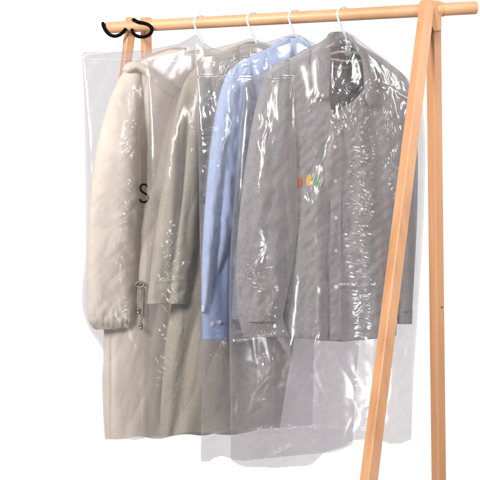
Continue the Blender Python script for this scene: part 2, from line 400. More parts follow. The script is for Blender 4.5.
# ------------------------------------------------------------------ clear garment bags
def soft(Q, k):
    for _ in range(3):
        for ax in (0, 1):
            n = Q.shape[ax]; Pd = np.pad(Q, [(k + 1, k) if a == ax else (0, 0) for a in (0, 1)], mode='edge'); C = np.cumsum(Pd, axis=ax)
            hi = np.take(C, np.arange(2 * k + 1, 2 * k + 1 + n), axis=ax); lo = np.take(C, np.arange(0, n), axis=ax); Q = (hi - lo) / (2 * k + 1)
    return Q
def bag(fr, top, bot, left, right, label, name, targets, crum, seed, film=None, lift=.010, puff=.012, dmax=.075, nx=250, ny=520, letters=()):
    """closed sleeve of thin film. top/bot: (column,row) lists, left/right: (row,column) lists"""
    tx = np.array(top, float); bx = np.array(bot, float); xl, xr = curve(left), curve(right)
    deps = []
    for o in targets: deps.append(o)
    # depth of the clothes inside, looked up with rays along the garment normal
    import bmesh
    V, Fc = [], []
    for o in deps:
        loc = np.array(parent_loc(o)); nv = len(o.data.vertices); co = np.empty(nv * 3); o.data.vertices.foreach_get('co', co)
        base = len(V); V += (co.reshape(-1, 3) + loc).tolist(); Fc += [tuple(i + base for i in p.vertices) for p in o.data.polygons]
    bvh = BVHTree.FromPolygons(V, Fc)
    def grids(nx, ny):
        s = np.linspace(0, 1, nx)[None, :]; t = np.linspace(0, 1, ny)[:, None]
        X0 = np.interp(s, [0, 1], [0, 1])
        yt0 = lambda x: np.interp(x, tx[:, 0], tx[:, 1]); yb0 = lambda x: sum(np.interp(x + o, bx[:, 0], bx[:, 1]) for o in (-5, -3, -1, 1, 3, 5)) / 6 + .5 * pn(x * .25, 0 * x, seed + 40)
        yref = tx[:, 1].mean() + (bx[:, 1].mean() - tx[:, 1].mean()) * t
        x = xl(yref) + (xr(yref) - xl(yref)) * s
        for _ in range(3):
            y = yt0(x) + (yb0(x) - yt0(x)) * t; x = xl(y) + (xr(y) - xl(y)) * s
        return x, y, s + 0 * t, t + 0 * s
    cx_, cy_, cs, ct = grids(74, 150)
    out, BB = [], {}
    for side in (1, -1):
        D = np.full(cx_.shape, -1.0); nrm = Vector(fr.n * -side)
        base = fr.P(cx_, cy_, 0.0)
        if side > 0:
            # march along the view line so that what is seen in front is what the film clears
            st = fr.P(cx_, cy_, .12); en = fr.P(cx_, cy_, -.06)
        else:
            st = fr.P(cx_, cy_, -.12); en = fr.P(cx_, cy_, .06)
        for i in range(D.shape[0]):
            for j in range(D.shape[1]):
                a = Vector(st[i, j]); dv = Vector(en[i, j]) - a; ln = dv.length
                h = bvh.ray_cast(a, dv.normalized(), ln)
                if h[0] is not None: D[i, j] = (np.array(h[0]) - fr.O) @ fr.n * side
        edge = np.sqrt(np.clip(1 - np.abs(2 * cs - 1)**3, 0, 1))
        base_d = puff * edge * (.35 + .65 * sm(0, .25, ct))
        D0 = np.maximum(D + lift, base_d * (1 if side > 0 else .7))
        B = D0.copy()
        for _ in range(46):
            Pd = np.pad(B, 1, mode='edge'); m4 = np.maximum(np.maximum(Pd[:-2, 1:-1] - .0005, Pd[2:, 1:-1] - .0016), np.maximum(Pd[1:-1, :-2], Pd[1:-1, 2:]) - .0020)
            B = np.maximum(B, m4)
        for _ in range(8):
            Pd = np.pad(B, 1, mode='edge'); B = (Pd[:-2, 1:-1] + Pd[2:, 1:-1] + Pd[1:-1, :-2] + Pd[1:-1, 2:] + Pd[1:-1, 1:-1]) / 5
            B = np.maximum(B, D + lift * .7)
        for _ in range(3):
            Pd = np.pad(B, 1, mode='edge'); B = (Pd[:-2, 1:-1] + Pd[2:, 1:-1] + Pd[1:-1, :-2] + Pd[1:-1, 2:] + Pd[1:-1, 1:-1]) / 5
        BB[side] = np.minimum(B, dmax)
    mid = (BB[1] - BB[-1]) / 2
    for _ in range(10):
        Pd = np.pad(mid, 1, mode='edge'); mid = (Pd[:-2, 1:-1] + Pd[2:, 1:-1] + Pd[1:-1, 1:-1]) / 3
    for side in (1, -1):
        B = BB[side]
        mx, my = (nx, ny) if side > 0 else (nx // 2, ny // 2)
        x, y, s, t = grids(mx, my)
        gi = t * (B.shape[0] - 1); gj = s * (B.shape[1] - 1); i0 = np.clip(gi.astype(int), 0, B.shape[0] - 2); j0 = np.clip(gj.astype(int), 0, B.shape[1] - 2)
        fi, fj = gi - i0, gj - j0
        lerp2 = lambda Q: (Q[i0, j0] * (1 - fi) + Q[i0 + 1, j0] * fi) * (1 - fj) + (Q[i0, j0 + 1] * (1 - fi) + Q[i0 + 1, j0 + 1] * fi) * fj
        d = soft(lerp2(B), 4 if side > 0 else 2); md = lerp2(mid)
        e = np.sqrt(np.clip(1 - np.abs(2 * s - 1)**24, 0, 1)) * sm(0, .02, t)
        c = crumple(x, y, seed + (0 if side > 0 else 99), crum if side > 0 else None)
        c = np.where(c < 0, -.004 * np.tanh(-c / .004), c)
        d = md + ((d + c) * side - md) * e
        out.append((fr.P(x, y, d), mx, my, (x, y, d)))
    base = fr.P(np.array(fr.px), np.array(bx[:, 1].mean()), 0)
    root = empty(name, tuple(base), label, 'garment bag', 'clear garment bags over the clothes')
    for k, nm in ((0, 'front_sheet'), (1, 'back_sheet')):
        Vv, mx, my, _ = out[k]; mesh(nm, Vv, grid_faces(my, mx), film or FILM, root)
    # welded side seams: a slightly thicker bead of film down each edge and along the bottom
    Vv, mx, my, _ = out[0]; Vg = Vv.reshape(my, mx, 3)
    parts = []
    for path in (Vg[::6, 0], Vg[::6, -1]):
        parts.append(tube_geo([tuple(p) for p in path], .0004, 6))
    for v, f in parts: mesh('welded_seam', v, f, FILM, root)
    # printed letters follow the film
    _, mx, my, (gx, gy, gd) = out[0]
    for path, w, mat in letters:
        P = smooth_path([(a, b, 0) for a, b in path], 8); P = np.array(P)[:, :2]; tg = np.gradient(P, axis=0)
        tg /= np.linalg.norm(tg, axis=1)[:, None]; nn = np.stack([-tg[:, 1], tg[:, 0]], -1)
        pts = []
        for sg in (-1, 1):
            q = P + nn * w / 2 * sg
            dd = [gd.reshape(-1)[np.argmin((gx - a)**2 + (gy - b)**2)] for a, b in q]
            pts.append(fr.P(q[:, 0], q[:, 1], np.array(dd) + .0022))
        o = mesh('printed_letter', np.stack(pts, 1).reshape(-1, 3), grid_faces(len(P), 2), mat, root); solid(o, .0003, 0)
    return root
def crumple(x, y, seed, spots):
    """creased film relief in metres: soft sag lines everywhere, sharp crinkles in the given spots"""
    X, Y = x * MM * 100, y * MM * 100                      # centimetres
    wx = pn(X * .12, Y * .12, seed + 1) * 2.2; wy = pn(X * .12, Y * .12, seed + 2) * 2.2
    h = .0040 * pn(X * .10 + wx * .1, Y * .03, seed + 3)                       # long drapes
    h = h + .0024 * (bil(X * .10 + wx * .25, Y * .035 + wy * .1, seed + 4) - .3)   # long sharp creases
    h = h + .0008 * (bil(X * .26 + wx * .4, Y * .12 + wy * .4, seed + 5) - .3)
    if spots:
        A = np.zeros_like(x)
        for sp_ in sorted(spots, key=lambda q: q[0] == 'line'):
            if sp_[0] == 'line' and len(sp_) == 5:      # a pulled facet: rises over w columns, drops back sharply
                _, pts, sl, wd, _k = sp_; py = np.array([p[1] for p in pts], float); px = np.array([p[0] for p in pts], float)
                s_ = x - np.interp(y, py, px) + 1.6 * pn(y * .09, 0 * y, seed + 30) + .5 * pn(y * .3, x * .1, seed + 31)
                fade = sm(py[0] - 3, py[0] + 5, y) * (1 - sm(py[-1] - 8, py[-1] + 3, y)); w_ = wd * (1 + .5 * pn(y * .07, 0 * y, seed + 32))
                rise = sl * (.85 + .6 * pn(y * .05, x * .06, seed + 33)) * MM * np.clip(s_, 0, w_) * np.where(s_ > w_, np.exp(-np.clip(s_ - w_, 0, None) / 2.5), 1)
                zone = sm(-3, 1, s_) * (1 - sm(w_, w_ + 4, s_)) * fade
                h = h * (1 - .7 * zone) + rise * fade
                continue
            if sp_[0] == 'line':
                _, pts, amp, wd = sp_
                for (ax, ay), (bx, by) in zip(pts[:-1], pts[1:]):
                    L2 = (bx - ax)**2 + (by - ay)**2; tt = np.clip(((x - ax) * (bx - ax) + (y - ay) * (by - ay)) / L2, 0, 1)
                    dd = np.hypot(x - ax - tt * (bx - ax), y - ay - tt * (by - ay)) + .5 * pn(x * .2, y * .2, seed + 20)
                    g = np.exp(-(dd / wd)**2); g2 = np.exp(-(dd / (wd * 1.6))**4)
                    h = h * (1 - .75 * g2) + amp * g
                continue
            sx, sy, rx, ry, amp, kind = sp_
            m = np.exp(-(((x - sx) / rx)**2 + ((y - sy) / ry)**2)**1.5) * amp
            if kind == 'h':      # gathered: short level wrinkles one above another
                h = h + m * .0024 * (bil(X * .26 + wx, Y * .80 + wy * .6 + pn(X * .5, Y * .5, seed + 7) * .6, seed + 8) - .3)
                h = h + m * .0003 * (bil(X * .6, Y * 1.5, seed + 9) - .3)
            elif kind == 'v':    # pulled: long upright wrinkles
                h = h + m * .0042 * (bil(X * .50 + wx * .6, Y * .11 + wy * .3, seed + 10) - .3)
                h = h + m * .0012 * (bil(X * 1.1 + wx, Y * .35, seed + 11) - .3)
            else:                # crumpled in all directions
                h = h + m * .0042 * (bil(X * .36 + wx, Y * .24 + wy * .7, seed + 12) - .3)
                h = h + m * .0013 * (bil(X * .85 + wx, Y * .6 + wy, seed + 13) - .3)
                h = h + m * .0001 * (bil(X * 1.9, Y * 1.5, seed + 14) - .3)
    return h

# ================================================================== 4: grey shirt (nearest, right)
YAW = 25
F4 = Frame(344, YAW); F3 = Frame(295.5, YAW); F2 = Frame(254, YAW); F1 = Frame(201, YAW)
def folds4(x, y):
    X, Y = x * MM * 100, y * MM * 100
    g = sm(105, 190, y)
    h = .0095 * pn(X * .20 + pn(X * .1, Y * .05, 5) * .5, Y * .035, 41) * (.35 + .65 * g)
    h = h + .0040 * pn(X * .5, Y * .09 + X * .05, 42) * g + .0022 * pn(X * .55 + Y * .35, Y * .4, 43)
    h = h +   .0080 * bump(x, 314 + (y - 180) * .03, 7) * sm(120, 230, y) - .0065 * bump(x, 326 + (y - 200) * .02, 4.5) * sm(110, 170, y)
    h = h - .0065 * bump(x, 352 - (y - 200) * .03, 5) * sm(110, 200, y) + .0075 * bump(x, 366 + (y - 230) * .06, 9) * sm(120, 240, y)
    return h
B4 = Body(F4, [(36, 328), (44, 318), (52, 303), (60, 287), (70, 273), (82, 268), (110, 272), (160, 282), (220, 285), (280, 284), (336, 282)],
              [(36, 352), (44, 358), (52, 372), (60, 384), (70, 396), (82, 406), (110, 409), (160, 407), (220, 404), (280, 399), (336, 396)],
          curve([(36, .012), (60, .026), (100, .034), (200, .036), (336, .034)]), .026, folds4)
def build_shirt4():
    root = empty('shirt', tuple(F4.P(344, 336, 0)), 'grey chambray shirt with open neck and small orange, yellow and green chest emblems', 'shirt', 'shirts in clear bags')
    cenx = curve([(36, 337), (100, 336), (130, 334.5), (336, 335)])
    vl = curve([(36, 328.5), (60, 328), (90, 328.5), (108, 331), (116, 334.5), (140, 334.5), (336, 335.5)])
    vr = curve([(36, 351), (60, 362), (80, 364), (92, 361), (101, 353), (109, 340), (115, 334.8), (140, 334.5), (336, 334)])
    ys = np.concatenate([np.linspace(36, 100, 110), np.linspace(101, 336, 240)])
    T = lambda fn: (lambda y: tinv(np.clip(2 * (fn(y) - B4.xl(y)) / (B4.xr(y) - B4.xl(y)) - 1, -1, 1)))
    one = lambda y: np.ones_like(y)
    hemf = lambda x: 5 * np.sin((x - 284) / 112 * math.pi) + 1.2 * pn(x * .06, 0 * x, 3)
    lf = B4.sheet(lambda y: -one(y), T(vl), ys, 120, hemf, off=.0008)
    rt = B4.sheet(T(vr), one, ys, 110, hemf)
    bk = B4.sheet(lambda y: -one(y), one, ys, 120, hemf, back=True)
    v, f = join([lf, rt, bk]); o = merged(mesh('body', v, f, GREY, root), 2e-5); solid(o, .0010, 0)
    tg = [o]
    # front placket, its edge stitched
    ys2 = np.linspace(114, 340.5, 225)
    strip(B4, curve([(112, 333), (122, 330.4), (200, 330.4), (341, 329.6)]), curve([(112, 334), (119, 338), (130, 340.6), (200, 341), (341, 341.5)]), ys2, 18, .0026, 'placket', GREY, root, .0016)
    for x, y in ((335, 147), (335.3, 181), (336, 218), (336.2, 251), (336, 287)): button(B4, x, y, root, r=.0050, off=.0038)
    # sleeves
    def fs(x, y):
        X, Y = x * MM * 100, y * MM * 100
        return (.0100 * pn(X * .20 + Y * .02, Y * .035 + 3, 51) + .0085 * (bil(X * .28 - Y * .05, Y * .06, 52) - .3) * sm(120, 200, y)
                + .0024 * pn(X * .6 + Y * .2, Y * .25, 53) + .004 * bump(x, 268 - (y - 80) * .06, 7) * 1.8 * sm(80, 200, y)
                - .0055 * bump(x, 283 + (y - 200) * .02, 4) * sm(130, 215, y) + .0016 * pn(X * 1.1, Y * .8, 54) * sm(250, 320, y))
    s1 = sleeve(F4, [(60, 284), (66, 275), (74, 267), (84, 262.5), (100, 258), (130, 251.5), (170, 245.5), (215, 240), (260, 237), (300, 237), (322, 240)],
                [(60, 289), (66, 290), (74, 291), (84, 292), (100, 293), (130, 295), (170, 296), (205, 297), (245, 295), (280, 289), (322, 281)],
                [(60, .012), (74, .014), (100, .018), (200, .022), (322, .022)], [(60, .002), (66, .010), (74, .015), (90, .020), (130, .024), (220, .024), (322, .018)], fs, 'sleeve', GREY, root)
    c1 = sleeve(F4, [(315, 239.5), (325, 241), (337, 244)], [(315, 282), (325, 284), (337, 289)], [(315, .022), (337, .022)], [(315, .0190), (337, .0175)],
                lambda x, y: .0018 * pn(x * .09, y * .03, 8), 'cuff', GREY, s1, m=40)
    s2 = sleeve(F4, [(66, 385), (74, 388), (90, 392), (130, 394), (200, 395), (260, 396), (312, 398)],
                [(66, 392), (74, 402), (90, 411), (130, 416), (200, 417), (260, 414.5), (312, 411.5)],
                [(66, .006), (100, -.002), (200, -.006), (312, -.004)], [(66, .006), (90, .018), (130, .022), (220, .022), (312, .016)],
                lambda x, y: .004 * pn(x * .06, y * .02, 61) + .002 * pn(x * .15, y * .06, 62), 'sleeve', GREY, root)
    c2 = sleeve(F4, [(308, 397.5), (324, 398)], [(308, 412), (324, 411.5)], [(308, -.004), (324, -.004)], [(308, .0172), (324, .0165)], lambda x, y: 0 * x, 'cuff', GREY, s2, m=20)
    tg += [s1, c1, s2, c2]
    # neck: back of the collar, stand and two leaves
    w = lambda x, y: .0010 * pn(x * .12, y * .1, 71)
    cb = patch(F4, [[(327, 36, .012), (331, 32.5, -.004), (339, 31.5, -.022), (347, 33, -.024), (353, 38, -.006), (355, 43, .012)],
               [(327, 42, .016), (331, 39, -.002), (339, 38, -.024), (347, 39.5, -.026), (354, 43, -.006), (357, 48, .016)],
               [(327.5, 48, .018), (332, 47, .000), (339, 47, -.024), (347, 48, -.026), (355, 49, -.004), (359, 54, .018)]], 'collar_stand', GREY_IN, root, wob=w)
    l1 = patch(F4, [[(334, 32.5, .000), (329, 36, .016), (321, 42, .026), (312, 50, .026)],
               [(331, 44, .020), (327.5, 50, .030), (319, 55, .036), (311, 60, .034)],
               [(330, 68, .034), (326, 72, .040), (318, 76, .041), (311.5, 78, .036)],
               [(328.5, 98, .042), (324, 99.5, .043), (318, 97.5, .042), (313, 92, .038)]], 'collar', GREY, root, .0026, wob=w)
    l2 = patch(F4, [[(346, 33.5, .000), (352, 37, .008), (358, 45, .018), (364, 52, .024)],
               [(353, 43, .020), (359, 50, .028), (365, 58, .033), (371, 65, .032)],
               [(362, 62, .032), (367, 70, .038), (371, 78, .040), (376, 82, .036)],
               [(365, 100, .041), (368, 104, .043), (372, 107.5, .042), (376.5, 99, .038)]], 'collar', GREY, root, .0026, wob=w)
    tg += [l1, l2]
    pos = F4.P(322.5, 95.5, .0455); button(B4, 0, 0, root, r=.0040, pos=pos, nn=F4.n)
    # yoke seam tape and size tab inside the neck
    tp = patch(F4, [[(330, 64, -.016), (340, 66, -.020), (352, 65, -.020), (362, 61, -.014)],
               [(330, 67, -.0155), (340, 69.3, -.0195), (352, 68, -.0195), (362, 64, -.0135)]], 'neck_tape', fabric_mat('neck_tape', (.5, .47, .45), speck=.1), root, .001)
    tp = patch(F4, [[(331, 83, -.014), (345, 85, -.018), (362, 83, -.014)], [(331, 87, -.014), (345, 89, -.018), (362, 87, -.014)]], 'neck_tape', fabric_mat('yoke_seam', (.26, .27, .31), speck=.2), root, .001)
    # three small embroidered emblems on the chest
    def blob(cx, cy, poly, mat):
        P = np.array(smooth_path([(cx + a, cy + b, 0) for a, b in poly + [poly[0]]], 6))[:-1, :2]
        rings = [np.array([[cx, cy]] * len(P)) * (1 - k) + P * k for k in (.02, .4, .75, .93, 1.0)]; of = (.0030, .0030, .0028, .0024, .0008)
        V = np.concatenate([B4.S(r[:, 0], r[:, 1], o_) for r, o_ in zip(rings, of)])
        return mesh('embroidery', V, grid_faces(5, len(P), wrap=True), mat, root)
    e = blob(300, 181.8, [(-3.6, -5.6), (0, -5.6), (2.2, -2), (2.2, 2.5), (0, 6), (-3.6, 6)], ORANGE); e['label'] = 'orange embroidered emblem'
    e = blob(309, 181, [(-2.2, -5.8), (1.2, -6), (2.9, -3), (2.4, 0), (2.6, 3), (1.5, 5.4), (-1.2, 5.6), (-2.4, 2.5), (-1.7, .8), (-3, -1.5)], YELLOW); e['label'] = 'yellow embroidered emblem'
    e = blob(316.2, 180.7, [(-.5, -6), (1.3, -5.2), (1.9, -3), (1.1, -.6), (2.1, 2.5), (1.2, 5.6), (-1.2, 5.8), (-2.2, 2.8), (-1.0, -.2), (-1.7, -3)], GREEN); e['label'] = 'green embroidered emblem'
    return root, tg
S4, T4 = build_shirt4()
hanger(F4, 'white hanger inside the grey shirt, nearest the right-hand A-frame', 0, .17, WHITE, bars=((-.030, .06, .004), (-.20, .15, 0)))
bag(F4, [(230, 100), (246, 80), (262, 72), (280, 62), (300, 52), (318, 43), (335, 34), (345, 31), (353, 35), (370, 48), (388, 61), (405, 76), (418, 90), (424, 100)],
    [(229, 458), (236, 464), (245, 467), (262, 467), (275, 468), (290, 466.5), (305, 466), (314, 464), (321, 454), (330, 450), (345, 447), (351, 440), (365, 439.5), (380, 438), (384, 443), (400, 444), (408, 441), (412, 438)],
    [(100, 244), (130, 240), (180, 236), (240, 231), (300, 229), (350, 229.5), (400, 230.5), (460, 231)],
    [(90, 421), (130, 424.5), (200, 424), (260, 421), (320, 417), (380, 413), (440, 411)],
    'clear plastic garment bag over the grey shirt, frontmost of the four', 'garment_bag', T4,
    [('line', [(349, 50), (341, 74), (333, 100), (330, 128)], .32, 4.0, 0), ('line', [(340, 86), (343, 114)], .36, 8.0, 0), ('line', [(331, 130), (325, 160), (317, 192)], .30, 2.4, 0),
     ('line', [(370, 84), (376, 118), (386, 160), (390, 205)], .42, 6.5, 0), ('line', [(391, 92), (398, 130), (400, 165)], .45, 5.5, 0), ('line', [(383, 90), (390, 125), (394, 140)], .42, 3.0, 0),
     ('line', [(371, 84), (392, 90), (412, 100)], .0040, 3.2), ('line', [(392, 95), (401, 130), (400, 160)], .0045, 4.0), ('line', [(341, 93), (356, 100), (352, 118)], .0050, 4.5), ('line', [(272, 78), (292, 78), (292, 240)], .0008, 1.2),
     ('line', [(341, 286), (375, 286)], .0035, 2.0), ('line', [(231, 437), (262, 430), (310, 428), (380, 431)], .0030, 2.2), ('line', [(232, 343), (255, 340), (283, 333)], .0035, 2.2), ('line', [(236, 345), (236, 465)], .0012, 1.2),
     ('line', [(276, 340), (274, 470)], .0010, 1.4), ('line', [(268, 458), (290, 447)], .0035, 2.0),
     (345, 108, 22, 24, 2.0, 'x'), (340, 78, 10, 30, .9, 'v'), (384, 125, 20, 50, 2.0, 'v'), (398, 175, 20, 50, 1.8, 'v'), (364, 205, 14, 105, 2.2, 'h'), (365, 130, 14, 30, .8, 'x'),
     (255, 300, 22, 45, 1.1, 'x'), (262, 345, 26, 25, 1.1, 'x'), (280, 400, 40, 14, .5, 'h'), (370, 400, 40, 30, .7, 'x'), (300, 440, 60, 20, .7, 'x'), (312, 150, 9, 60, .55, 'v'), (415, 330, 12, 90, .7, 'x'),
     (322, 360, 30, 40, .5, 'v'), (262, 150, 14, 80, .2, 'x'), (345, 42, 10, 8, .8, 'x')], 11, film=FILM4)

# ================================================================== 3: blue shirt
def folds3(x, y):
    X, Y = x * MM * 100, y * MM * 100
    return .005 * pn(X * .2, Y * .04, 81) + .003 * pn(X * .5 + Y * .1, Y * .12, 82)
B3 = Body(F3, [(38, 281), (46, 272), (54, 255), (60, 243), (70, 234), (90, 230), (150, 226), (220, 222), (280, 218), (318, 217)],
              [(38, 305), (46, 312), (54, 325), (60, 335), (70, 345), (90, 352), (150, 352), (220, 350), (280, 348), (318, 346)],
          curve([(38, .010), (60, .022), (120, .028), (318, .028)]), .020, folds3)
def build_shirt3():
    root = empty('shirt', tuple(F3.P(295, 318, 0)), 'light blue oxford shirt hanging between the khaki coat and the grey shirt', 'shirt', 'shirts in clear bags')
    one = lambda y: np.ones_like(y); ys = np.concatenate([np.linspace(38, 90, 80), np.linspace(91, 318, 160)])
    hemf = lambda x: 4 * np.sin((x - 220) / 128 * math.pi)
    v, f = join([B3.sheet(lambda y: -one(y), one, ys, 170, hemf), B3.sheet(lambda y: -one(y), one, ys, 90, hemf, back=True)])
    o = merged(mesh('body', v, f, BLUE, root), 2e-5); tg = [o]
    def fs(x, y):
        X, Y = x * MM * 100, y * MM * 100
        return (.006 * pn(X * .25 + Y * .02, Y * .05, 91) + .0035 * (bil(X * .3, Y * .07, 92) - .3) + .007 * bump(x, 222 - (y - 90) * .075, 6) * sm(80, 150, y)
                - .007 * bump(x, 234 - (y - 90) * .11, 4) * sm(110, 190, y) + .0016 * pn(X * .9, Y * .3, 93))
    s1 = sleeve(F3, [(58, 246), (64, 238), (72, 229), (84, 223.5), (100, 219), (140, 212), (190, 207), (240, 203.5), (290, 202), (312, 202)],
                [(58, 250), (64, 251), (72, 252), (84, 253), (100, 253), (140, 251), (190, 245), (230, 234), (270, 220), (312, 204.5)],
                [(58, .010), (100, .018), (312, .020)], [(58, .002), (64, .009), (72, .014), (100, .020), (200, .022), (312, .010)], fs, 'sleeve', BLUE, root)
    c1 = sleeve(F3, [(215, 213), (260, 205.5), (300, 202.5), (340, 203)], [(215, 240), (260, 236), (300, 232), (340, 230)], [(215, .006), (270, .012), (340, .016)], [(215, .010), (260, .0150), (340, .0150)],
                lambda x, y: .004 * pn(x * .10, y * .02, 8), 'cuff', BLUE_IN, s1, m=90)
    for x, y in ((212, 324), (219.5, 322)): button(B3, 0, 0, c1, r=.0048, pos=F3.P(x, y, .0360), nn=F3.n)
    tg += [s1, c1]
    w = lambda x, y: .0015 * pn(x * .1, y * .1, 72)
    patch(F3, [[(281, 44, .012), (286, 38, -.004), (294, 36.5, -.020), (302, 39, -.022), (307, 46, .010)],
               [(282, 50, .014), (287, 46, -.002), (294, 45, -.020), (302, 47, -.022), (309, 52, .014)],
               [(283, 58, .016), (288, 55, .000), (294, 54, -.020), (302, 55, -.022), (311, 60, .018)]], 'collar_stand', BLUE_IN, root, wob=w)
    l1 = patch(F3, [[(291, 37, .000), (286, 39, .012), (278, 44, .020), (268, 50, .024)],
               [(289, 46, .018), (284, 52, .026), (275, 58, .030), (266, 61, .030)],
               [(290, 60, .030), (285, 68, .034), (276, 73, .036), (267, 74, .034)],
               [(289, 86, .036), (284, 88, .038), (277, 87, .038), (269, 83, .036)]], 'collar', BLUE, root, .0024, wob=w)
    l2 = patch(F3, [[(299, 38, .000), (304, 40, .010), (311, 46, .018)], [(306, 48, .018), (311, 53, .024), (318, 58, .026)], [(312, 66, .028), (317, 72, .030), (324, 74, .030)]], 'collar', BLUE, root, .0024, wob=w)
    tg += [l1]
    return root, tg
S3, T3 = build_shirt3()
hanger(F3, 'white hanger inside the light blue shirt, second from the right', 0, .15)
bag(F3, [(195, 55), (200, 54), (215, 55), (228, 53), (240, 48), (262, 43), (280, 38), (292, 34), (300, 35), (312, 42), (330, 50), (350, 62), (366, 75)],
    [(200, 461), (206, 463), (213, 459), (219, 455), (226, 456.5), (231, 459), (240, 461), (300, 455), (335, 452), (349, 446), (358, 442)],
    [(55, 197), (110, 197.5), (180, 199), (250, 200), (330, 201.5), (400, 201.5), (460, 201)],
    [(60, 362), (120, 368), (200, 366), (300, 362), (380, 356), (450, 352)],
    'clear plastic garment bag over the light blue shirt', 'garment_bag', T3,
    [('line', [(200, 77), (235, 77), (272, 77)], .0012, 1.2), ('line', [(203, 442), (216, 434), (234, 430)], .0030, 2.2), ('line', [(222, 70), (222, 58), (250, 56)], .003, 1.8), (226, 66, 12, 12, 1.5, 'x'), (206, 130, 13, 60, 1.0, 'x'), (240, 120, 12, 50, .7, 'v'), (222, 200, 14, 60, .55, 'x'), (213, 400, 14, 60, .8, 'v'), (214, 330, 14, 30, .8, 'x'), (250, 60, 25, 10, .5, 'h')], 23, film=FILM4)

# ================================================================== 2: khaki coat
def folds2(x, y):
    X, Y = x * MM * 100, y * MM * 100
    return (.008 * pn(X * .16, Y * .03, 101) + .0065 * (bil(X * .2 + Y * .05, Y * .05, 102) - .3) + .010 * bump(x, 176 - (y - 330) * .10, 7) * sm(290, 340, y)
            - .008 * bump(x, 192 - (y - 330) * .16, 6) * sm(290, 350, y) + .0014 * (bil(X * .8, Y * .5, 103) - .3) * bump(x, 172, 14))
B2 = Body(F2, [(44, 240), (52, 222), (60, 205), (70, 194), (90, 188), (150, 182), (220, 178), (300, 172), (340, 166), (400, 161), (436, 159)],
              [(44, 266), (52, 280), (60, 292), (70, 300), (90, 304), (150, 303), (220, 300), (300, 297), (340, 294), (400, 284), (436, 280)],
          curve([(44, .010), (60, .024), (120, .032), (436, .034)]), .028, folds2)
def build_coat2():
    root = empty('coat', tuple(F2.P(254, 436, 0)), 'long khaki cotton coat hanging between the beige coat and the blue shirt', 'coat', 'coats in clear bags')
    one = lambda y: np.ones_like(y); ys = np.concatenate([np.linspace(44, 90, 70), np.linspace(91, 436, 230)])
    hemf = lambda x: 2.5 * np.sin((x - 160) / 40 * math.pi + 2.2) - (x - 160) * .05
    v, f = join([B2.sheet(lambda y: -one(y), one, ys, 180, hemf), B2.sheet(lambda y: -one(y), one, ys, 90, hemf, back=True)])
    o = merged(mesh('body', v, f, OLIVE, root), 2e-5); tg = [o]
    def fs(x, y):
        X, Y = x * MM * 100, y * MM * 100
        return (.007 * pn(X * .25, Y * .04, 111) + .0055 * (bil(X * .22 + Y * .03, Y * .05, 112) - .3) + .010 * bump(x, 178 - (y - 100) * .13, 6)
                + .0030 * pn(X * .5 + Y * .15, Y * .3, 113) * sm(220, 300, y) + .005 * (bil(X * .3, Y * .35, 114) - .3) * sm(265, 300, y) - .010 * bump(x, 190 - (y - 100) * .10, 3.5) * sm(100, 160, y))
    s1 = sleeve(F2, [(62, 203), (68, 196), (76, 189), (90, 182), (110, 176), (140, 170), (180, 164), (220, 158), (260, 152.5), (304, 147.5)],
                [(62, 212), (68, 214), (76, 214), (90, 212), (110, 208), (140, 205), (180, 202), (220, 199), (260, 195), (304, 187)],
                [(62, .010), (100, .020), (304, .024)], [(62, .003), (68, .010), (76, .015), (110, .022), (200, .026), (304, .020)], fs, 'sleeve', OLIVE, root)
    # row of stitching down the sleeve
    tg += [s1]
    w = lambda x, y: .0015 * pn(x * .1, y * .1, 73)
    patch(F2, [[(236, 48, .014), (244, 43, -.004), (252, 41.5, -.018), (260, 43, -.018), (268, 48, .010)],
               [(234, 54, .022), (243, 50, .006), (252, 50, -.014), (261, 51, -.014), (271, 55, .016)],
               [(232, 62, .028), (242, 60, .016), (252, 60, -.010), (262, 60, -.008), (274, 63, .024)]], 'collar', OLIVE, root, .004, wob=w)
    return root, tg
S2, T2 = build_coat2()
hanger(F2, 'white hanger inside the khaki coat, third from the right', 0, .15)
bag(F2, [(146, 58), (155, 57), (175, 54), (195, 50), (215, 48), (235, 43), (250, 38), (258, 40), (280, 48), (300, 56), (316, 66)],
    [(143, 437), (150, 436), (158, 437), (200, 434), (240, 431), (280, 428), (312, 425)],
    [(56, 148), (110, 148), (180, 147), (250, 147), (300, 145), (360, 144), (437, 143.5)],
    [(60, 314), (120, 318), (250, 316), (350, 314), (430, 312)],
    'clear plastic garment bag over the long khaki coat', 'garment_bag', T2,
    [('line', [(182, 330), (178, 352), (166, 385), (162, 410)], .004, 2.2), ('line', [(150, 245), (158, 282), (186, 278)], .003, 2), (178, 255, 20, 28, 1.0, 'x'), (175, 290, 16, 16, .8, 'x'), (190, 190, 12, 60, .9, 'x'), (170, 370, 12, 50, .9, 'x'), (152, 360, 8, 60, .5, 'x'), (160, 130, 12, 60, .15, 'x'), (195, 345, 8, 40, .5, 'v')], 37,
    letters=[([(212.2, 196.2), (209.5, 194.3), (206.6, 195), (204.4, 198), (204.4, 202), (206.5, 205.2), (209.5, 205.8), (212.2, 203.8)], 1.3, INK)])

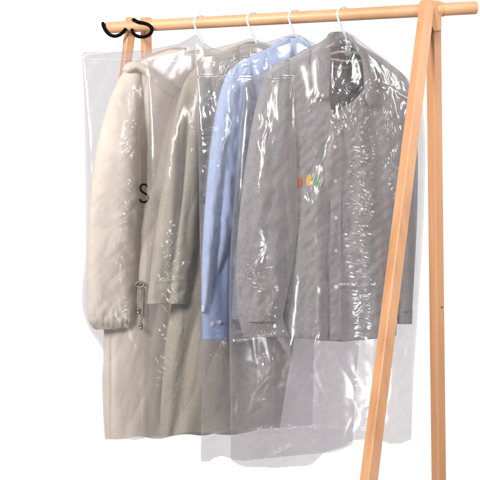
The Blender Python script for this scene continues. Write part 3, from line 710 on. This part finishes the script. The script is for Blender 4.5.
# ================================================================== 1: beige coat
def folds1(x, y):
    X, Y = x * MM * 100, y * MM * 100
    return (.006 * pn(X * .16, Y * .04, 121) + .0065 * (bil(X * .15 + Y * .03, Y * .05, 122) - .3) - .007 * bump(x, 111.5, 2.2) * sm(325, 345, y)
            + .0012 * (bil(X * .35 + Y * .06, Y * .10, 123) - .3) + .0008 * (bil(X * .28 - Y * .25, Y * .10, 125) - .3))
B1 = Body(F1, [(50, 170), (56, 152), (62, 138), (70, 128), (82, 124), (110, 122), (160, 117), (220, 112), (300, 105), (340, 103.5), (380, 103), (420, 104), (438, 105.5)],
              [(50, 215), (56, 228), (62, 238), (70, 245), (82, 250), (110, 252), (160, 253), (220, 252), (300, 250), (340, 248), (380, 246), (420, 244), (438, 243)],
          curve([(50, .010), (66, .024), (120, .034), (438, .036)]), .030, folds1, pw=4)
def build_coat1():
    root = empty('coat', tuple(F1.P(201, 438, 0)), 'long beige padded coat with drawstring waist, leftmost garment', 'coat', 'coats in clear bags')
    one = lambda y: np.ones_like(y); ys = np.concatenate([np.linspace(50, 90, 60), np.linspace(91, 438, 260)])
    hemf = lambda x: 1.5 * np.sin((x - 105) / 22 * math.pi) - .075 * np.maximum(x - 150, 0)
    v, f = join([B1.sheet(lambda y: -one(y), one, ys, 240, hemf), B1.sheet(lambda y: -one(y), one, ys, 90, hemf, back=True)])
    o = merged(mesh('body', v, f, CREAM, root), 2e-5); tg = [o]
    def fs(x, y):
        X, Y = x * MM * 100, y * MM * 100
        return (.008 * pn(X * .15 + Y * .02, Y * .04, 131) + .0060 * (bil(X * .16 - Y * .06, Y * .07, 132) - .3) + .0022 * (bil(X * .3 + Y * .2, Y * .18, 133) - .3) * sm(110, 200, y) + .0026 * (bil(X * .30 - Y * .22, Y * .12, 135) - .3)
                + .0045 * (bil(X * .9, Y * .20, 134) - .3) * sm(285, 322, y) - .005 * bump(y, 100, 14) * bump(x, 128, 6))
    s1 = sleeve(F1, [(66, 133), (70, 127), (76, 121.5), (88, 115), (110, 106.5), (140, 99), (180, 92.5), (220, 89), (260, 87.5), (300, 88), (316, 88.4), (322, 89.6), (328, 94)],
                [(66, 139), (70, 141), (76, 141.5), (88, 141), (110, 140), (140, 140.5), (180, 141), (220, 140), (260, 138), (300, 135.5), (316, 134.5), (322, 133), (328, 128)],
                [(66, .012), (100, .024), (326, .030)], [(66, .003), (70, .010), (76, .016), (100, .024), (200, .030), (300, .028), (316, .026), (322, .023), (328, .014)], fs, 'sleeve', CREAM, root)
    c1 = sleeve(F1, [(320, 96), (329.5, 96)], [(320, 127), (329.5, 126)], [(320, .030), (329.5, .030)], [(320, .012), (329.5, .012)],
                lambda x, y: .003 * (bil(x * .35, y * .02, 9) - .3), 'cuff', CREAM_D, s1, m=16)
    tg += [s1, c1]
    w = lambda x, y: .0045 * (bil(x * .16, y * .22, 74) - .3)
    # puffy standing collar roll and the collar's back rising behind it
    r1 = patch(F1, [[(123.5, 67, .008), (128, 63.2, .026), (136, 62, .030), (147, 66, .036), (162, 77, .040), (192, 97, .036)],
               [(122.8, 69.5, .014), (128, 66.5, .036), (136.5, 64.8, .041), (147, 69.5, .044), (162, 81, .045), (192, 101, .040)],
               [(123.6, 72, .014), (128.6, 69.8, .037), (137, 67.8, .041), (147.5, 73, .044), (161.5, 85, .045), (191, 105, .040)],
               [(125, 74, .008), (129, 72.2, .028), (137, 70.2, .033), (148, 76, .037), (161, 88, .039), (190, 108, .034)]], 'collar', CREAM, root, .003, wob=w)
    patch(F1, [[(134, 62.5, .010), (146, 56, .000), (160, 50.5, -.016), (174, 47.5, -.020), (186, 48, -.018)],
               [(135, 65, .012), (147, 59.5, .002), (161, 55, -.014), (175, 53, -.018), (187, 54, -.016)],
               [(138, 72, .014), (149, 68, .006), (163, 66, -.010), (177, 66, -.014), (189, 68, -.012)]], 'collar', CREAM_D, root, .003)
    tg.append(r1)
    # waist drawstring with two cord ends and toggles
    bar = [B1.S(136, 284, .006), B1.S(140, 281.5, .010), B1.S(144, 283, .008), B1.S(146, 286, .006)]
    v, f = tube_geo([tuple(p) for p in smooth_path(bar, 6)], .0030, 10); cord = mesh('drawstring', v, f, CORD, root)
    lp = [B1.S(140 + 4.0 * math.cos(a), 284.5 + 2.8 * math.sin(a), .010 + .003 * math.sin(2 * a)) for a in np.linspace(0, 2 * math.pi, 20)[:-1]]
    v, f = tube_geo([tuple(p) for p in lp], .0022, 8, closed=True); mesh('knot', v, f, CORD, cord)
    for (xa, xb, y1) in ((138.6, 138.4, 311), (142.2, 140.9, 326.5)):
        for dx in (-.7, .8):
            v, f = tube_geo([tuple(p) for p in smooth_path([B1.S(xa + dx, 286, .010), B1.S((xa + xb) / 2 + dx * 1.3, (286 + y1) / 2, .012), B1.S(xb + dx * .4, y1 - 3, .012)], 8)], .0015, 8)
            mesh('cord_end', v, f, CORD, cord)
        c = B1.S(xb, y1, .012); n = np.array([0, 0, 1.0])
        pr = [(.0075, .0028), (.0068, .0046), (.003, .0052), (.0022, .0044), (-.0022, .0044), (-.003, .0052), (-.0068, .0046), (-.0075, .003)]
        v, f = tube_geo([tuple(c + n * h) for h, _ in pr], [q for _, q in pr], 18); mesh('toggle', v, f, METAL, cord)
    return root, tg
S1, T1 = build_coat1()
hanger(F1, 'white hanger inside the beige coat, leftmost on the rail', 0, .16)
bag(F1, [(80, 52.5), (100, 52), (125, 51.5), (145, 50), (160, 47.5), (178, 44), (188, 39), (196, 34), (203, 42), (212, 48), (235, 54), (262, 60)],
    [(100, 438), (106, 440), (120, 438.5), (135, 440), (150, 437), (200, 431), (256, 426)],
    [(52, 82), (100, 84), (150, 85.5), (200, 86.2), (250, 86.2), (322, 87), (334, 93), (346, 101.5), (380, 102), (438, 104.5)],
    [(55, 262), (120, 264), (250, 262), (438, 256)],
    'clear plastic garment bag over the beige padded coat, farthest left', 'garment_bag', T1,
    [(133, 150, 9, 60, 1.1, 'x'), (128, 230, 14, 40, .9, 'x'), (112, 262, 14, 20, .5, 'x'), (100, 100, 18, 40, .18, 'v'), (118, 310, 14, 18, .5, 'x'), (120, 380, 16, 40, .3, 'x'), (186, 46, 12, 8, .6, 'x')], 53,
    letters=[([(147.8, 187.2), (145.6, 184.7), (142.2, 184.6), (140.4, 187.3), (141.2, 190.8), (144.6, 193.2), (147.6, 195.6), (148.0, 199.4), (145.2, 202), (141.4, 201.6), (139.6, 199.0)], 2.1, INK)])

# ================================================================== two black marks at the rail's far end, built as solid bent bars
def bent_bar(name, pts, label, back):
    X, Y = rail_at(pts[0][0]); P = []
    # short stub at the rail, then the bent part in front of it
    x0, y0 = pts[0]
    P.append(pxy(x0 + .2, y0 + .6, Y - .004))
    for i, (x, y) in enumerate(pts): P.append(pxy(x, y, rail_at(x)[1] - .0225))
    P = P[:1] + smooth_path(P[1:], 8); v, f = tube_geo([tuple(p) for p in P], .0045, 16)
    X0 = P[-1]; o = mesh(name, v, f, BLACK, None, origin=tuple(X0)); tag(o, label, 'hook', 'black marks at the rail')
bent_bar('hook', [(103.0, 23.5), (103.6, 26.5), (106, 31), (110, 34.8), (115, 36.2), (120, 34.6), (123.6, 31.4), (126, 28.6)], 'black U-shaped mark, built solid, at the far left tip of the rail', 0)
bent_bar('hook', [(133.6, 19.8), (138, 22.0), (143, 22.9), (148, 24.6), (151.4, 28), (151.2, 32.4), (147.2, 35.8), (141.5, 36.9), (136, 35.6), (132.8, 32.4), (131.8, 29)], 'black S-shaped mark, built solid, on the rail beside the left frame', 0)

# ------------------------------------------------------------------ camera
cam = bpy.data.cameras.new('camera'); co = bpy.data.objects.new('camera', cam); COL.objects.link(co); sc.camera = co
co.location = (0, 0, CZ); co.rotation_euler = (R(90), 0, 0)
cam.sensor_width = 36; cam.lens = 36 * F / 480; cam.shift_y = -(240 - HY) / 480; cam.clip_end = 100; cam.clip_start = .05

# ------------------------------------------------------------------ studio light: white surround behind the rack, softer in front, key lamp, unseen lamps added for film highlights
w = bpy.data.worlds.new('World'); sc.world = w; w.use_nodes = True; nt = w.node_tree; nt.nodes.clear()
tc = nt.nodes.new('ShaderNodeTexCoord'); sp = nt.nodes.new('ShaderNodeSeparateXYZ'); nt.links.new(tc.outputs['Generated'], sp.inputs[0])
mr = nt.nodes.new('ShaderNodeMapRange'); mr.interpolation_type = 'SMOOTHSTEP'
mr.inputs['From Min'].default_value = .0; mr.inputs['From Max'].default_value = .72
mr.inputs['To Min'].default_value = .22; mr.inputs['To Max'].default_value = 1.04
nt.links.new(sp.outputs[1], mr.inputs[0])
bg = nt.nodes.new('ShaderNodeBackground'); nt.links.new(mr.outputs[0], bg.inputs['Strength']); bg.inputs[0].default_value = (1, 1, 1, 1)
wo = nt.nodes.new('ShaderNodeOutputWorld'); nt.links.new(bg.outputs[0], wo.inputs[0])
def area(loc, to, sx, sy, p, col=(1, 1, 1)):
    l = bpy.data.lights.new('unseen_lamp', 'AREA'); l.shape = 'RECTANGLE'; l.size = sx; l.size_y = sy; l.energy = p; l.color = col
    o = bpy.data.objects.new('unseen_lamp', l); COL.objects.link(o); o.location = loc
    o.rotation_euler = (Vector(to) - Vector(loc)).to_track_quat('-Z', 'Y').to_euler()
area((-1.6, .1, 2.2), (0, 2.15, 1.1), .45, .9, 108, (1, .985, .96))
area((1.5, .1, 1.9), (.1, 2.1, 1.1), .22, .9, 14, (1, .98, .96))  # unseen strip lamp, added to put white streaks on the film
area((1.75, 1.35, 2.45), (.1, 2.1, 1.1), .32, .32, 10)  # added upper right so level film wrinkles catch a highlight
area((2.1, 1.9, 1.8), (.15, 2.1, 1.2), .26, .9, 13)  # added at the far right for highlights over the grey shirt's chest
area((1.65, .85, .42), (.1, 2.1, .8), .22, .22, 3.5)  # added low down for glints on the lower film
area((.1, .6, 3.0), (.1, 2.1, 1.2), .9, .20, 9)

sc.view_settings.view_transform = 'Standard'; sc.view_settings.look = 'None'; sc.view_settings.exposure = 0; sc.view_settings.gamma = 1
sc.render.engine = 'CYCLES'; cy = sc.cycles
cy.transparent_max_bounces = 48; cy.max_bounces = 10; cy.use_denoising = True; cy.caustics_reflective = False; cy.caustics_refractive = False
cy.sample_clamp_indirect = 6
